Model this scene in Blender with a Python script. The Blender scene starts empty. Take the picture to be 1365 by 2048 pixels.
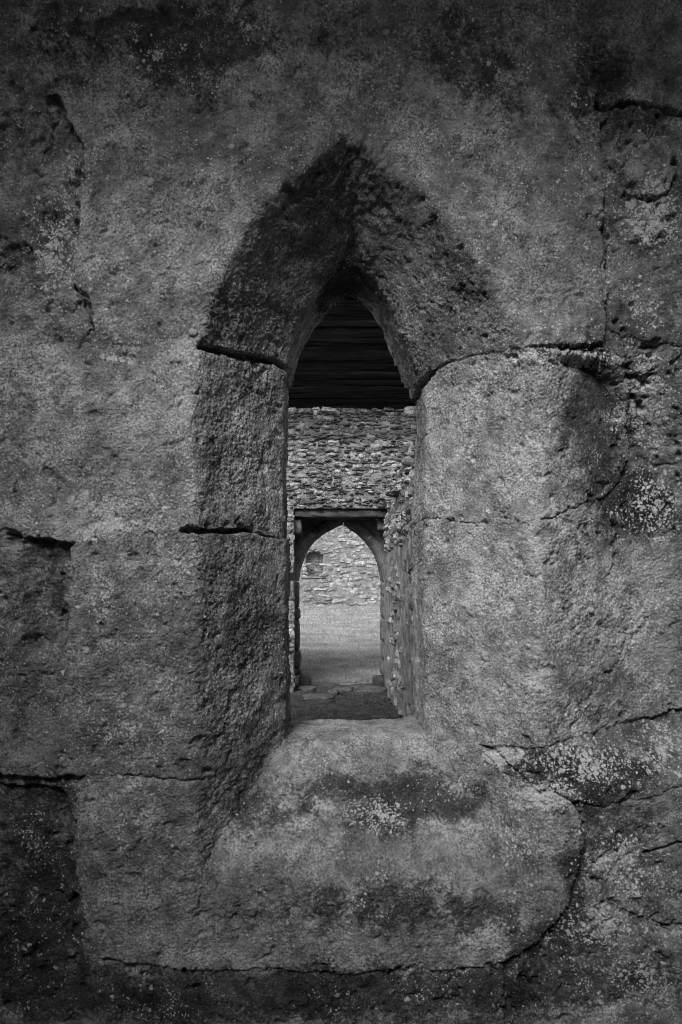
import bpy, math, random
import numpy as np
from mathutils import Vector, Matrix
random.seed(7); np.random.seed(7)
rng = np.random.RandomState(11)
S = bpy.context.scene
COL = S.collection

# ------------------------------------------------------------------ camera
EYE = 1.34                     # eye height over the ground
F = 1450.0; PX0 = 640.0; PY0 = 1160.0     # photo pixels: focal length, principal point
cam_d = bpy.data.cameras.new('camera'); cam = bpy.data.objects.new('camera', cam_d); COL.objects.link(cam)
cam.location = (0, 0, EYE); cam.rotation_euler = (math.radians(90), 0, 0)
cam_d.sensor_fit = 'HORIZONTAL'; cam_d.sensor_width = 36; cam_d.lens = 36 * F / 1365
cam_d.shift_x = (682.5 - PX0) / 1365; cam_d.shift_y = (PY0 - 1024) / 1365
cam_d.clip_start = 0.05; cam_d.clip_end = 600
S.camera = cam

# ------------------------------------------------------------------ sky, sun, exposure
SUN_AZ, SUN_EL = 20.0, 35.0     # light comes from behind the camera on the left
w = bpy.data.worlds.new('World'); S.world = w; w.use_nodes = True
nt = w.node_tree; nt.nodes.clear()
sky = nt.nodes.new('ShaderNodeTexSky'); sky.sky_type = 'NISHITA'; sky.sun_disc = False
sky.sun_elevation = math.radians(SUN_EL); sky.sun_rotation = math.radians(180 + SUN_AZ)
bw = nt.nodes.new('ShaderNodeRGBToBW'); bg = nt.nodes.new('ShaderNodeBackground'); wo = nt.nodes.new('ShaderNodeOutputWorld')
bg.inputs['Strength'].default_value = 0.15
nt.links.new(sky.outputs[0], bw.inputs[0]); nt.links.new(bw.outputs[0], bg.inputs[0]); nt.links.new(bg.outputs[0], wo.inputs[0])
sun_d = bpy.data.lights.new('sun', 'SUN'); sun = bpy.data.objects.new('sun', sun_d); COL.objects.link(sun)
sun_d.energy = 1.05; sun_d.angle = math.radians(25); sun_d.color = (1, 1, 1)
ae, ee = math.radians(SUN_AZ), math.radians(SUN_EL)
sdir = Vector((math.sin(ae) * math.cos(ee), math.cos(ae) * math.cos(ee), -math.sin(ee)))
sun.rotation_euler = sdir.to_track_quat('-Z', 'Y').to_euler(); sun.location = (-4, -6, 6)
S.view_settings.view_transform = 'Standard'; S.view_settings.look = 'None'
S.view_settings.gamma = 1.0; S.view_settings.exposure = 2.0; S.view_settings.use_curve_mapping = False
S.cycles.max_bounces = 4; S.cycles.diffuse_bounces = 3; S.cycles.use_denoising = True
S.cycles.sample_clamp_indirect = 3.0; S.cycles.filter_width = 1.0

# ------------------------------------------------------------------ helpers
def tag(o, label=None, cat=None, group=None, kind=None):
    if label: o['label'] = label
    if cat: o['category'] = cat
    if group: o['group'] = group
    if kind: o['kind'] = kind
    return o
def empty(name, loc=(0, 0, 0)):
    o = bpy.data.objects.new(name, None); COL.objects.link(o); o.location = loc; o.empty_display_size = .1
    return o
def link(name, me, mat=None, parent=None, loc=None):
    o = bpy.data.objects.new(name, me); COL.objects.link(o)
    if mat and not me.materials: me.materials.append(mat)
    if parent: 
        o.parent = parent
        o.matrix_parent_inverse = Matrix.Translation(-Vector(parent.location))
    if loc is not None: o.location = loc
    return o
def mesh(name, verts, faces, smooth=False):
    me = bpy.data.meshes.new(name)
    v = np.asarray(verts, np.float32); f = np.asarray(faces, np.int32) if not isinstance(faces, list) or len(set(map(len, faces))) == 1 else None
    if f is None:
        me.from_pydata([tuple(p) for p in verts], [], [tuple(p) for p in faces])
    else:
        k = f.shape[1]
        me.vertices.add(len(v)); me.vertices.foreach_set('co', v.ravel())
        me.loops.add(f.size); me.loops.foreach_set('vertex_index', f.ravel())
        me.polygons.add(len(f)); me.polygons.foreach_set('loop_start', np.arange(0, f.size, k, dtype=np.int32))
        me.polygons.foreach_set('loop_total', np.full(len(f), k, np.int32))
    me.polygons.foreach_set('use_smooth', np.full(len(me.polygons), smooth))
    me.update(calc_edges=True); me.validate()
    return me

_p = rng.permutation(256); PERM = np.concatenate([_p, _p, _p])
GR = rng.normal(size=(256, 3)); GR /= np.linalg.norm(GR, axis=1)[:, None]
def noise3(P):
    """Perlin noise about -0.7..0.7 at an (N,3) array"""
    P = np.asarray(P, np.float64); i = np.floor(P).astype(np.int64); f = P - i; i &= 255
    u = f * f * f * (f * (f * 6 - 15) + 10)
    out = 0
    for dx in (0, 1):
        wx = u[:, 0] if dx else 1 - u[:, 0]
        for dy in (0, 1):
            wy = u[:, 1] if dy else 1 - u[:, 1]
            for dz in (0, 1):
                wz = u[:, 2] if dz else 1 - u[:, 2]
                h = PERM[PERM[PERM[(i[:, 0] + dx) & 255] + ((i[:, 1] + dy) & 255)] + ((i[:, 2] + dz) & 255)]
                g = GR[h]
                out = out + wx * wy * wz * (g[:, 0] * (f[:, 0] - dx) + g[:, 1] * (f[:, 1] - dy) + g[:, 2] * (f[:, 2] - dz))
    return out
def fbm(P, scale, octv=3, seed=0., gain=.5):
    P = np.asarray(P) / scale + np.array([seed * 7.31, seed * 3.17, seed * 5.77]); a = 1; r = 0
    for k in range(octv):
        r = r + a * noise3(P); P = P * 2.03 + 11.7; a *= gain
    return r
def smooth(a, b, x):
    t = np.clip((x - a) / (np.asarray(b) - a), 0, 1); return t * t * (3 - 2 * t)

# ------------------------------------------------------------------ materials
def new_mat(name):
    m = bpy.data.materials.new(name); m.use_nodes = True; t = m.node_tree; t.nodes.clear()
    out = t.nodes.new('ShaderNodeOutputMaterial'); b = t.nodes.new('ShaderNodeBsdfPrincipled')
    b.inputs['Roughness'].default_value = .95; b.inputs['Specular IOR Level'].default_value = .15
    t.links.new(b.outputs[0], out.inputs[0])
    return m, t, b
class NB:
    def __init__(s, t): s.t = t
    def val(s, x, sock):
        if isinstance(x, (int, float)): sock.default_value = x
        else: s.t.links.new(x, sock)
    def pos(s):
        return s.t.nodes.new('ShaderNodeNewGeometry').outputs['Position']
    def noise(s, vec, scale, detail=4, rough=.6, dist=0):
        n = s.t.nodes.new('ShaderNodeTexNoise'); n.inputs['Scale'].default_value = scale; n.inputs['Detail'].default_value = detail
        n.inputs['Roughness'].default_value = rough; n.inputs['Distortion'].default_value = dist
        s.t.links.new(vec, n.inputs['Vector']); return n.outputs['Fac']
    def voro(s, vec, scale, out='Distance', rand=1):
        n = s.t.nodes.new('ShaderNodeTexVoronoi'); n.inputs['Scale'].default_value = scale; n.inputs['Randomness'].default_value = rand
        s.t.links.new(vec, n.inputs['Vector']); return n.outputs[out]
    def m(s, op, a, b=0., c=0.):
        n = s.t.nodes.new('ShaderNodeMath'); n.operation = op
        s.val(a, n.inputs[0]); s.val(b, n.inputs[1]); s.val(c, n.inputs[2]); return n.outputs[0]
    def ramp(s, x, a, b, c=0., d=1.):
        n = s.t.nodes.new('ShaderNodeMapRange'); n.interpolation_type = 'SMOOTHSTEP'
        s.val(x, n.inputs['Value']); s.val(a, n.inputs['From Min']); s.val(b, n.inputs['From Max']); s.val(c, n.inputs['To Min']); s.val(d, n.inputs['To Max'])
        return n.outputs[0]
    def mix(s, f, a, b):
        n = s.t.nodes.new('ShaderNodeMix'); n.data_type = 'FLOAT'
        s.val(f, n.inputs[0]); s.val(a, n.inputs[2]); s.val(b, n.inputs[3]); return n.outputs[0]
    def attr(s, name):
        n = s.t.nodes.new('ShaderNodeAttribute'); n.attribute_name = name; return n.outputs['Fac']
    def scalev(s, vec, v):
        n = s.t.nodes.new('ShaderNodeVectorMath'); n.operation = 'MULTIPLY'; s.t.links.new(vec, n.inputs[0]); n.inputs[1].default_value = v; return n.outputs[0]
    def rand(s):
        return s.t.nodes.new('ShaderNodeObjectInfo').outputs['Random']
    def bump(s, h, strength, dist, b):
        n = s.t.nodes.new('ShaderNodeBump'); n.inputs['Strength'].default_value = strength; n.inputs['Distance'].default_value = dist
        s.t.links.new(h, n.inputs['Height']); s.t.links.new(n.outputs[0], b.inputs['Normal'])
    def grey(s, x, b):
        n = s.t.nodes.new('ShaderNodeCombineColor'); 
        for k in range(3): s.val(x, n.inputs[k])
        s.t.links.new(n.outputs[0], b.inputs['Base Color'])

def mat_sandstone(name, base=.24, spread=.5):
    m, t, b = new_mat(name); n = NB(t); p = n.pos()
    big = n.noise(p, 3.2, 5, .6); mid = n.noise(p, 17, 5, .65, .4); fine = n.noise(p, 130, 4, .7)
    c = n.m('MULTIPLY', n.m('MULTIPLY', base, n.ramp(n.rand(), 0, 1, .84, 1.16)), n.ramp(big, .3, .7, 1 - .45 * spread, 1 + .45 * spread))
    c = n.m('MULTIPLY', c, n.ramp(mid, .28, .72, 1 - .5 * spread, 1 + .5 * spread))
    c = n.m('MULTIPLY', c, n.mix(n.ramp(n.noise(p, 6.5, 4, .65, .3), .35, .65, .3, 1), 1., n.ramp(fine, .34, .66, .42, 1.6)))
    # pale quartz grains
    g = n.ramp(n.voro(p, 210, 'Color'), .80, .95, 0, 1)
    g = n.m('MULTIPLY', g, n.ramp(n.noise(p, 26, 3, .6), .42, .62, .15, 1))
    c = n.mix(n.m('MULTIPLY', g, .6), c, .6)
    vs_ = t.nodes.new('ShaderNodeTexVoronoi'); vs_.inputs['Scale'].default_value = 105; t.links.new(p, vs_.inputs['Vector'])
    spot = n.ramp(vs_.outputs['Distance'], .34, .22, 0, 1); rc = t.nodes.new('ShaderNodeSeparateColor'); t.links.new(vs_.outputs['Color'], rc.inputs[0])
    c = n.mix(n.m('MULTIPLY', spot, n.ramp(rc.outputs[0], .80, .86, 0, .8)), c, .6)
    c = n.mix(n.m('MULTIPLY', spot, n.ramp(rc.outputs[1], .72, .80, 0, .75)), c, .05)
    # dark algae stain and shade put into the colour, with blotchy edges
    st = n.attr('stain_shade')
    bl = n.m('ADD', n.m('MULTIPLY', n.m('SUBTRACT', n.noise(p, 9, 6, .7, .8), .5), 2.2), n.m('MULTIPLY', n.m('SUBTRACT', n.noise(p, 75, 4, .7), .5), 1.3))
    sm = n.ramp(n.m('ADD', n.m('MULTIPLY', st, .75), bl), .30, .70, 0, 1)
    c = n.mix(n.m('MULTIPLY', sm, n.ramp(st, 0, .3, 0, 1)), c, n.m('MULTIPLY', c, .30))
    # pale crusty lichen, crusts of several sizes with ragged rims
    li = n.attr('lichen'); nv = t.nodes.new('ShaderNodeTexNoise'); nv.inputs['Scale'].default_value = 60; nv.inputs['Detail'].default_value = 4; t.links.new(p, nv.inputs['Vector'])
    vm = t.nodes.new('ShaderNodeVectorMath'); vm.operation = 'MULTIPLY_ADD'; t.links.new(nv.outputs['Color'], vm.inputs[0]); vm.inputs[1].default_value = (.022, .022, .022); t.links.new(p, vm.inputs[2]); pd = vm.outputs[0]
    ml = 0.
    for scl, nsc, wgt in ((30, 13, .44), (62, 19, .68), (125, 17, .80)):
        q = n.m('SUBTRACT', n.m('ADD', n.m('MULTIPLY', li, wgt), n.m('MULTIPLY', n.m('SUBTRACT', n.noise(p, nsc, 4, .7, .5), .5), 1.3)), n.voro(pd, scl, 'Distance'))
        q = n.ramp(q, 0., .07, 0, 1); ml = q if ml == 0. else n.m('MAXIMUM', ml, q)
    ml = n.m('MULTIPLY', ml, n.ramp(li, .03, .15, 0, 1))
    ml = n.m('MULTIPLY', ml, n.ramp(n.noise(p, 150, 3, .7), .34, .48, .35, 1))
    c = n.mix(ml, c, n.ramp(fine, .3, .7, .42, .80))
    n.grey(c, b)
    h = n.m('ADD', n.noise(p, 170, 4, .8), n.m('MULTIPLY', n.voro(p, 130, 'Distance'), -.6)); n.bump(h, 1., .007, b)
    return m
def mat_rubble(name, base=.22, lo=.55, hi=1.5, sc=1.0):
    m, t, b = new_mat(name); n = NB(t); p = n.pos()
    c = n.m('MULTIPLY', base, n.ramp(n.rand(), 0, 1, lo, hi))
    c = n.m('MULTIPLY', c, n.ramp(n.noise(p, 9 * sc, 5, .65, .5), .28, .72, .5, 1.5))
    c = n.m('MULTIPLY', c, n.ramp(n.noise(p, 45 * sc, 4, .7), .3, .7, .6, 1.45))
    li = n.ramp(n.noise(p, 20 * sc, 4, .7, .8), .6, .7, 0, .7); c = n.mix(li, c, base * 2.2)
    n.grey(c, b); n.bump(n.noise(p, 40 * sc, 6, .75), .9, .02 / sc, b)
    return m
def mat_plain(name, base, sc=8, var=.5, rough=.95, bumpd=.01, stretch=(1, 1, 1), spec=.15):
    m, t, b = new_mat(name); n = NB(t); p = n.scalev(n.pos(), stretch)
    c = n.m('MULTIPLY', base, n.ramp(n.noise(p, sc, 5, .65, .4), .28, .72, 1 - var, 1 + var))
    c = n.m('MULTIPLY', c, n.ramp(n.noise(p, sc * 7, 4, .7), .3, .7, .65, 1.35))
    n.grey(c, b); n.bump(n.noise(p, sc * 5, 6, .7), .9, bumpd, b)
    b.inputs['Roughness'].default_value = rough; b.inputs['Specular IOR Level'].default_value = spec
    return m
M = dict(
    dressed=mat_sandstone('dressed_sandstone', .28, .85),
    bed=mat_sandstone('lime_mortar_rubble', .22, 1.0),
    pebble=mat_plain('pebble_stone', .30, 60, .25, .8, .001),
    rubble=mat_rubble('rubble_stone', .16, .5, 1.6),
    rubble_far=mat_rubble('courtyard_rubble', .16, .7, 1.3, .35),
    mortar=mat_plain('old_mortar', .15, 14, .6, .95, .02),
    mortar_far=mat_plain('courtyard_mortar', .12, 5, .5, .95, .05),
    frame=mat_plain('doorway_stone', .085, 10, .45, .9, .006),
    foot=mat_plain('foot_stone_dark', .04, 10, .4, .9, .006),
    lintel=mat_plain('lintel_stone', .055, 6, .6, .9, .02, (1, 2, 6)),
    plaster=mat_plain('passage_plaster', .16, 9, .55, .95, .02, (1, 1, .6)),
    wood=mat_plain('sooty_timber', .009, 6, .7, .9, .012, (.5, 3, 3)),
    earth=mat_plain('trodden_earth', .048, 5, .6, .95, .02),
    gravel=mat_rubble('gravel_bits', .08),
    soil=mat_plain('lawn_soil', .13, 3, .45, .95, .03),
    slab=mat_plain('threshold_slab', .085, 12, .4, .85, .01),
    chamber_floor=mat_plain('chamber_earth', .13, 4, .4, .95, .02),
    chamber=mat_plain('chamber_bounce_stone', .38, 4, .4, .95, .02),  # pale so the unseen walls bounce fill light
    leaf=mat_plain('sprig_leaf', .04, 40, .3, .6, .002),
)
def mat_grass():
    m, t, b = new_mat('mown_grass'); n = NB(t); p = n.pos()
    c = n.m('MULTIPLY', .19, n.ramp(n.noise(p, 1.1, 4, .6), .3, .7, .7, 1.3))
    c = n.m('MULTIPLY', c, n.ramp(n.noise(p, 45, 3, .8), .32, .68, .35, 1.8)); n.grey(c, b); return m
M['grass'] = mat_grass()

# ------------------------------------------------------------------ ground
def plane(name, x0, x1, y0, y1, z, mat, nx=1, ny=1, amp=0, sc=.5, parent=None):
    X, Y = np.meshgrid(np.linspace(x0, x1, nx + 1), np.linspace(y0, y1, ny + 1))
    P = np.stack([X.ravel(), Y.ravel(), np.full(X.size, z)], 1)
    if amp: P[:, 2] += amp * fbm(P, sc, 4, 3)
    k = np.arange(nx * ny); r = k // nx; c = k % nx; a = r * (nx + 1) + c
    me = mesh(name, P, np.stack([a, a + 1, a + nx + 2, a + nx + 1], 1), bool(amp))
    return link(name, me, mat, parent)
tag(plane('ground', -250, 250, -60, 400, -.03, M['soil']), kind='structure')
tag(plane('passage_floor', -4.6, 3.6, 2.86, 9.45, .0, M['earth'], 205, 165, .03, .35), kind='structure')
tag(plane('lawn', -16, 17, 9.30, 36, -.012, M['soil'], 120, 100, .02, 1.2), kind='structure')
tag(plane('chamber_floor', -4.4, 2.6, -3.3, 2.3, -.06, M['chamber_floor'], 60, 50, .02, .4), kind='structure')

# ------------------------------------------------------------------ window wall: one carved surface, cut into its stones
Y0 = 2.20; DS = .35; YB = 2.86            # front face, splay depth, back of the wall
def px_at(px, py, Y): return ((px - PX0) / F * Y, (PY0 - py) / F * Y)
def curve(pts, Y, n=60, ext=.6):
    P = np.array([px_at(a, b, Y) for a, b in pts])
    # Catmull-Rom through the points, then a straight run past the apex and below the foot
    Q = np.vstack([2 * P[0] - P[1], P, 2 * P[-1] - P[-2]]); out = []
    for i in range(1, len(Q) - 2):
        for t in np.linspace(0, 1, 6, endpoint=False):
            a, b, c, d = Q[i - 1:i + 3]
            out.append(.5 * ((2 * b) + (c - a) * t + (2 * a - 5 * b + 4 * c - d) * t * t + (3 * b - a - 3 * c + d) * t ** 3))
    out.append(P[-1]); out = np.array(out)
    e = out[-1] - out[-3]; e /= np.linalg.norm(e)
    return np.vstack([out[0] + [0, -2.5], out, out[-1] + e * ext])
IN_L = curve([(561, 1500), (559, 1300), (561, 1075), (563, 900), (564, 770), (570, 716), (588, 654), (616, 602), (648, 558), (682, 532), (710, 521)], Y0 + DS)
IN_R = curve([(856, 1490), (852, 1300), (853, 1075), (855, 900), (858, 812), (855, 772), (842, 738), (826, 704), (809, 664), (792, 620), (774, 580), (748, 546), (710, 521)], Y0 + DS)
OUT_L = curve([(386, 1740), (388, 1480), (388, 1300), (388, 1070), (386, 800), (400, 690), (426, 590), (470, 490), (520, 412), (562, 366), (630, 312), (690, 262)], Y0)
OUT_R = curve([(1082, 1740), (1082, 1480), (1078, 1300), (1078, 1050), (1082, 900), (1080, 770), (1040, 660), (990, 570), (930, 480), (850, 385), (760, 308), (690, 262)], Y0)
def sdist(x, z, C, sign):
    """signed distance to polyline C (runs upward); positive on the left when sign=1"""
    A = C[:-1]; B = C[1:]; best = np.full(x.shape, 1e9); sg = np.zeros(x.shape)
    for a, b in zip(A, B):
        d = b - a; L = d @ d
        t = np.clip(((x - a[0]) * d[0] + (z - a[1]) * d[1]) / L, 0, 1)
        ex = x - a[0] - t * d[0]; ez = z - a[1] - t * d[1]; q = ex * ex + ez * ez
        cr = d[0] * (z - a[1]) - d[1] * (x - a[0])
        upd = q < best; best = np.where(upd, q, best); sg = np.where(upd, np.sign(cr), sg)
    return np.sqrt(best) * sg * sign
ZSI, ZSF = (PY0 - 1482) / F * (Y0 + DS), (PY0 - 1745) / F * Y0     # sill: inner edge and front edge, from eye height
GX, GZ = np.linspace(-1.12, 1.28, 401), np.linspace(-1.46, 1.94, 569)
FIELD = {}
def field(x, z, key, C, sgn):
    if key not in FIELD:
        A, B = np.meshgrid(GX, GZ); FIELD[key] = sdist(A, B, C, sgn)
    Fd = FIELD[key]
    u = np.clip((x - GX[0]) / (GX[1] - GX[0]), 0, len(GX) - 1.001); v = np.clip((z - GZ[0]) / (GZ[1] - GZ[0]), 0, len(GZ) - 1.001)
    i = u.astype(int); j = v.astype(int); fu = u - i; fv = v - j
    return (Fd[j, i] * (1 - fu) + Fd[j, i + 1] * fu) * (1 - fv) + (Fd[j + 1, i] * (1 - fu) + Fd[j + 1, i + 1] * fu) * fv
def base_depth(x, z, clampt=False):
    x = np.asarray(x, float); z = np.asarray(z, float)
    def tt(nm, I, O, s):
        a = field(x, z, nm + 'i', I, s); o = field(x, z, nm + 'o', O, s)     # a>0 outside the opening; o>0 outside the splay
        return np.where(a > 0, np.where(o < 0, a / np.maximum(a - o, 1e-6), 1 + o / .28), a / .28)
    tl, tr = tt('l', IN_L, OUT_L, 1), tt('r', IN_R, OUT_R, -1)
    t = np.maximum(tl, tr)
    if clampt: t = np.maximum(t, 0)
    k = np.where(tl > tr, .035, .04)
    u = 1 - t; d = DS * np.where(u < -3, 0, .5 * (u + np.sqrt(u * u + k * k)) - .5 * (np.sqrt(u * u + k * k) - np.abs(u)) * smooth(.5, 1.2, np.abs(u)))
    v = (z - ZSF) / (ZSI - ZSF); kk = .12
    ds = DS * .5 * (v + np.sqrt(v * v + kk * kk)); ds = np.where(v < -1, 0, ds) 
    h = .03; m = np.clip(.5 + .5 * (ds - d) / h, 0, 1)
    # the wall face right of the jamb's edge falls back under the head stone
    q = x - .665; back = .48 * .5 * (q + np.sqrt(q * q + .0004)); back = np.minimum(back, .17) * smooth(0, .04 + 1.6 * np.clip(x - .86, 0, .3), .70 - z) * smooth(-.62, -.44, z)
    return ds * (1 - m) + d * m - h * m * (1 - m) + back
def P2(px, py):
    Y = Y0
    for _ in range(24):
        x, z = px_at(px, py, Y); Y = .5 * Y + .5 * (Y0 + min(float(base_depth(np.array([x]), np.array([z]), True)[0]), DS))
    return px_at(px, py, Y)
def xin(C, z):   # opening edge at height z
    return np.interp(z, C[1:-1, 1], C[1:-1, 0])
ZAP = IN_L[-2][1]; XC = IN_L[-2][0]
IN_R[-2] = IN_L[-2]

# stones, in photo pixels on the wall surface (later ones lie over earlier ones)
STONES = [
 ('rubble_stone', 'upper right dark ledge stone', [(1110, -60), (1420, -60), (1420, 222), (1345, 216), (1290, 196), (1225, 205), (1190, 240), (1150, 110)]),
 ('rubble_stone', None, [(1232, 318), (1262, 288), (1345, 272), (1352, 340), (1335, 385), (1300, 396), (1258, 372)]),
 ('rubble_stone', None, [(1238, 438), (1268, 432), (1302, 438), (1300, 470), (1262, 478), (1244, 466)]),
 ('rubble_stone', None, [(1215, 500), (1330, 520), (1420, 500), (1420, 690), (1300, 676), (1222, 660)]),
 ('rubble_stone', None, [(1262, 790), (1420, 760), (1420, 930), (1300, 930), (1262, 880)]),
 ('rubble_stone', 'black stained stone speckled with pale lichen', [(1190, 1005), (1262, 945), (1420, 925), (1420, 1095), (1300, 1075), (1225, 1050)]),
 ('rubble_stone', None, [(-60, 520), (60, 560), (150, 560), (185, 640), (150, 690), (-60, 690)]),
 ('rubble_stone', 'dark stone spotted with pale lichen beside the sill', [(985, 1495), (1060, 1470), (1190, 1462), (1330, 1440), (1420, 1440), (1420, 1560), (1330, 1590), (1190, 1610), (1090, 1580)]),
 ('rubble_stone', None, [(1180, 1620), (1300, 1600), (1420, 1560), (1420, 1650), (1290, 1690), (1200, 1760), (1160, 1740)]),
 ('rubble_stone', None, [(1285, 1700), (1340, 1680), (1420, 1660), (1420, 1850), (1300, 1840), (1215, 1800), (1230, 1750)]),
 ('rubble_stone', None, [(1120, 1830), (1210, 1815), (1300, 1860), (1420, 1870), (1420, 2110), (1140, 2110), (1060, 1960)]),
 ('rubble_stone', None, [(-60, 1570), (120, 1575), (150, 1700), (160, 1800), (90, 1840), (-60, 1830)]),
 ('rubble_stone', None, [(-60, 1850), (100, 1860), (180, 1890), (420, 1915), (700, 1915), (1000, 1900), (1010, 2110), (-60, 2110)]),
 ('arch_stone', 'huge head stone carved with the pointed arch', [(118, -80), (126, 60), (122, 190), (168, 290), (166, 420), (152, 560), (186, 640), (196, 684), (300, 690), (378, 668), (404, 692), (470, 712), (540, 722), (572, 738), (640, 738), (700, 600), (800, 752), (838, 770), (852, 764), (884, 730), (960, 706), (1065, 690), (1200, 684), (1210, 640), (1206, 400), (1196, 262), (1166, 180), (1130, 80), (1092, 0), (1080, -80)]),
 ('jamb_stone', None, [(-70, 704), (196, 688), (300, 692), (378, 670), (404, 694), (470, 714), (540, 724), (572, 740), (640, 740), (640, 1082), (560, 1078), (500, 1062), (370, 1060), (300, 1066), (230, 1062), (165, 1086), (70, 1070), (-70, 1050)]),
 ('jamb_stone', None, [(150, 1096), (165, 1086), (230, 1062), (300, 1066), (370, 1060), (500, 1062), (560, 1078), (640, 1082), (640, 1490), (566, 1492), (480, 1530), (400, 1552), (300, 1549), (180, 1548), (-70, 1542), (-70, 1345), (60, 1338), (138, 1325), (144, 1240)]),
 ('jamb_stone', None, [(800, 772), (852, 766), (884, 732), (960, 708), (1065, 698), (1180, 706), (1240, 728), (1252, 790), (1256, 890), (1238, 960), (1190, 1000), (1100, 1034), (1046, 1048), (950, 1046), (840, 1036), (800, 1036)]),
 ('jamb_stone', None, [(800, 1038), (840, 1038), (950, 1048), (1046, 1050), (1100, 1036), (1190, 1002), (1225, 1052), (1300, 1078), (1430, 1100), (1430, 1395), (1300, 1430), (1180, 1460), (1060, 1490), (960, 1488), (884, 1482), (800, 1482)]),
 ('sill_stone', 'broad sloping sill stone', [(160, 1566), (180, 1552), (300, 1552), (400, 1555), (480, 1533), (566, 1495), (640, 1488), (760, 1484), (884, 1484), (960, 1492), (1010, 1530), (1080, 1580), (1148, 1612), (1166, 1660), (1150, 1730), (1136, 1790), (1070, 1880), (980, 1925), (700, 1935), (420, 1932), (205, 1908), (170, 1820), (154, 1700)]),
]
OFFS = [-.020, .010, -.012, -.004, -.004, .002, -.002, .002, -.006, .002, -.002, -.040, .012, .013, .009, .022, .010, .007, .021]
BED_OFF = -.010
DENTS = [(102, 1195, 48, 105, .046), (60, 1720, 90, 120, .016), (1130, 1760, 30, 90, .008), (1215, 230, 22, 60, .018), (150, 460, 26, 110, .014)]
OPEN_JOINTS = [([(402, 688), (430, 697), (470, 709), (510, 716), (556, 728), (600, 740)], .011, .055),
               ([(366, 1058), (400, 1062), (440, 1066), (500, 1064)], .010, .06), ([(500, 1066), (556, 1078)], .005, .02),
               ([(826, 772), (850, 764), (866, 748)], .012, .05), ([(866, 748), (884, 733), (910, 722)], .004, .012),
               ([(1205, 195), (1240, 206), (1290, 198), (1345, 216), (1400, 220)], .011, .05),
               ([(1290, 1706), (1330, 1698), (1400, 1680)], .006, .035), ([(250, 1549), (300, 1551), (400, 1554)], .004, .010),
               ([(100, 190), (118, 200), (112, 240), (100, 252), (96, 285), (82, 302)], .005, .02), 
               ([(165, 296), (168, 360)], .006, .018),
               ([(150, 570), (176, 600), (186, 660)], .006, .03), ([(1080, 1040), (1130, 1024), (1180, 1000)], .003, .007),
               ([(884, 734), (960, 707)], .0025, .005), ([(840, 1036), (900, 1040), (950, 1047)], .002, .004),
               ([(1207, 450), (1206, 560), (1212, 640)], .004, .012), ([(830, 1466), (850, 1478), (884, 1486)], .004, .006)]
PEB = [(65, 48, 11), (273, 60, 9), (303, 367, 10), (464, 297, 9), (388, 667, 11), (772, 68, 9), (988, 260, 10), (1180, 1220, 9), (485, 1762, 9),
       (90, 90, 6), (131, 76, 7), (280, 410, 7), (245, 330, 5), (372, 392, 7), (433, 482, 5), (510, 742, 6), (536, 736, 5), (1218, 320, 6), (1110, 466, 7)]
# stain, painted shade and lichen patches: px, py, rx, ry, amount
STAIN_SHADE = [(1172, 860, 82, 165, 1.0), (1180, 1180, 90, 110, .35), (1130, 460, 90, 160, .3), (702, 570, 62, 50, 1.25), (650, 610, 36, 50, .8), (1130, 712, 90, 22, 1.1), (1290, 1010, 100, 75, 1.15), (1270, 850, 40, 60, .7), (1170, 1545, 160, 55, 1.2), (1220, 1660, 90, 70, 1.0),  # soffit and under-ledge patches are shade put into the colour
         (1150, 1760, 40, 70, .9), (1090, 1880, 80, 50, .9), (720, 1610, 240, 70, .8), (500, 1650, 80, 80, .5), (760, 1810, 300, 60, .85), (850, 1600, 120, 60, .6),
         (460, 130, 180, 110, .7), (330, 60, 200, 70, .6), (930, 90, 130, 90, .75), (1010, 200, 90, 60, .65), (1240, 190, 110, 140, .9), (690, 120, 60, 130, .5),
         (150, 150, 220, 200, .4), (50, 900, 90, 220, .35), (70, 1620, 110, 90, .8), (70, 1780, 120, 120, .8), (560, 1985, 640, 62, 1.3), (60, 1900, 120, 120, .9), (98, 1180, 46, 90, .85), (640, 420, 60, 120, .25), (480, 780, 60, 60, .3), (1200, 1930, 250, 90, .6)]  # recess patch is shade put into colour; upper-left and foot ones just darken
LICH = [(1130, 715, 110, 26, .9), (1060, 712, 60, 16, .9), (230, 716, 60, 12, .7), (1290, 800, 70, 110, .75), (1310, 1010, 90, 80, .6), (1310, 430, 60, 80, .8), (1300, 640, 70, 60, .4),
        (1160, 1530, 160, 60, .62), (1010, 1510, 50, 26, 1.1), (1090, 1590, 80, 34, .9), (1320, 1500, 60, 60, .62), (1250, 1740, 110, 80, .58), (1200, 1860, 150, 60, .55),
        (760, 1640, 60, 40, .65), (650, 1620, 30, 20, .6), (500, 1690, 40, 30, .6), (1040, 1690, 50, 60, .55), (230, 1050, 60, 20, .8), (180, 1070, 30, 20, .8), (215, 1200, 40, 60, .5),
        (110, 500, 60, 140, .6), (150, 350, 40, 60, .6), (540, 130, 30, 20, .7), (310, 115, 30, 14, .7), (490, 60, 30, 12, .7), (940, 910, 50, 40, .5), (240, 1450, 120, 80, .45), (1290, 1960, 90, 70, .5),
        (540, 700, 40, 16, .5), (860, 270, 40, 20, .5), (1140, 100, 30, 30, .4), (380, 900, 30, 40, .35), (1060, 1400, 80, 80, .35), (120, 800, 80, 60, .35), (60, 1700, 60, 80, .4), (940, 1180, 120, 120, .3), (250, 1650, 80, 60, .35), (900, 1000, 100, 60, .3)]

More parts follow.
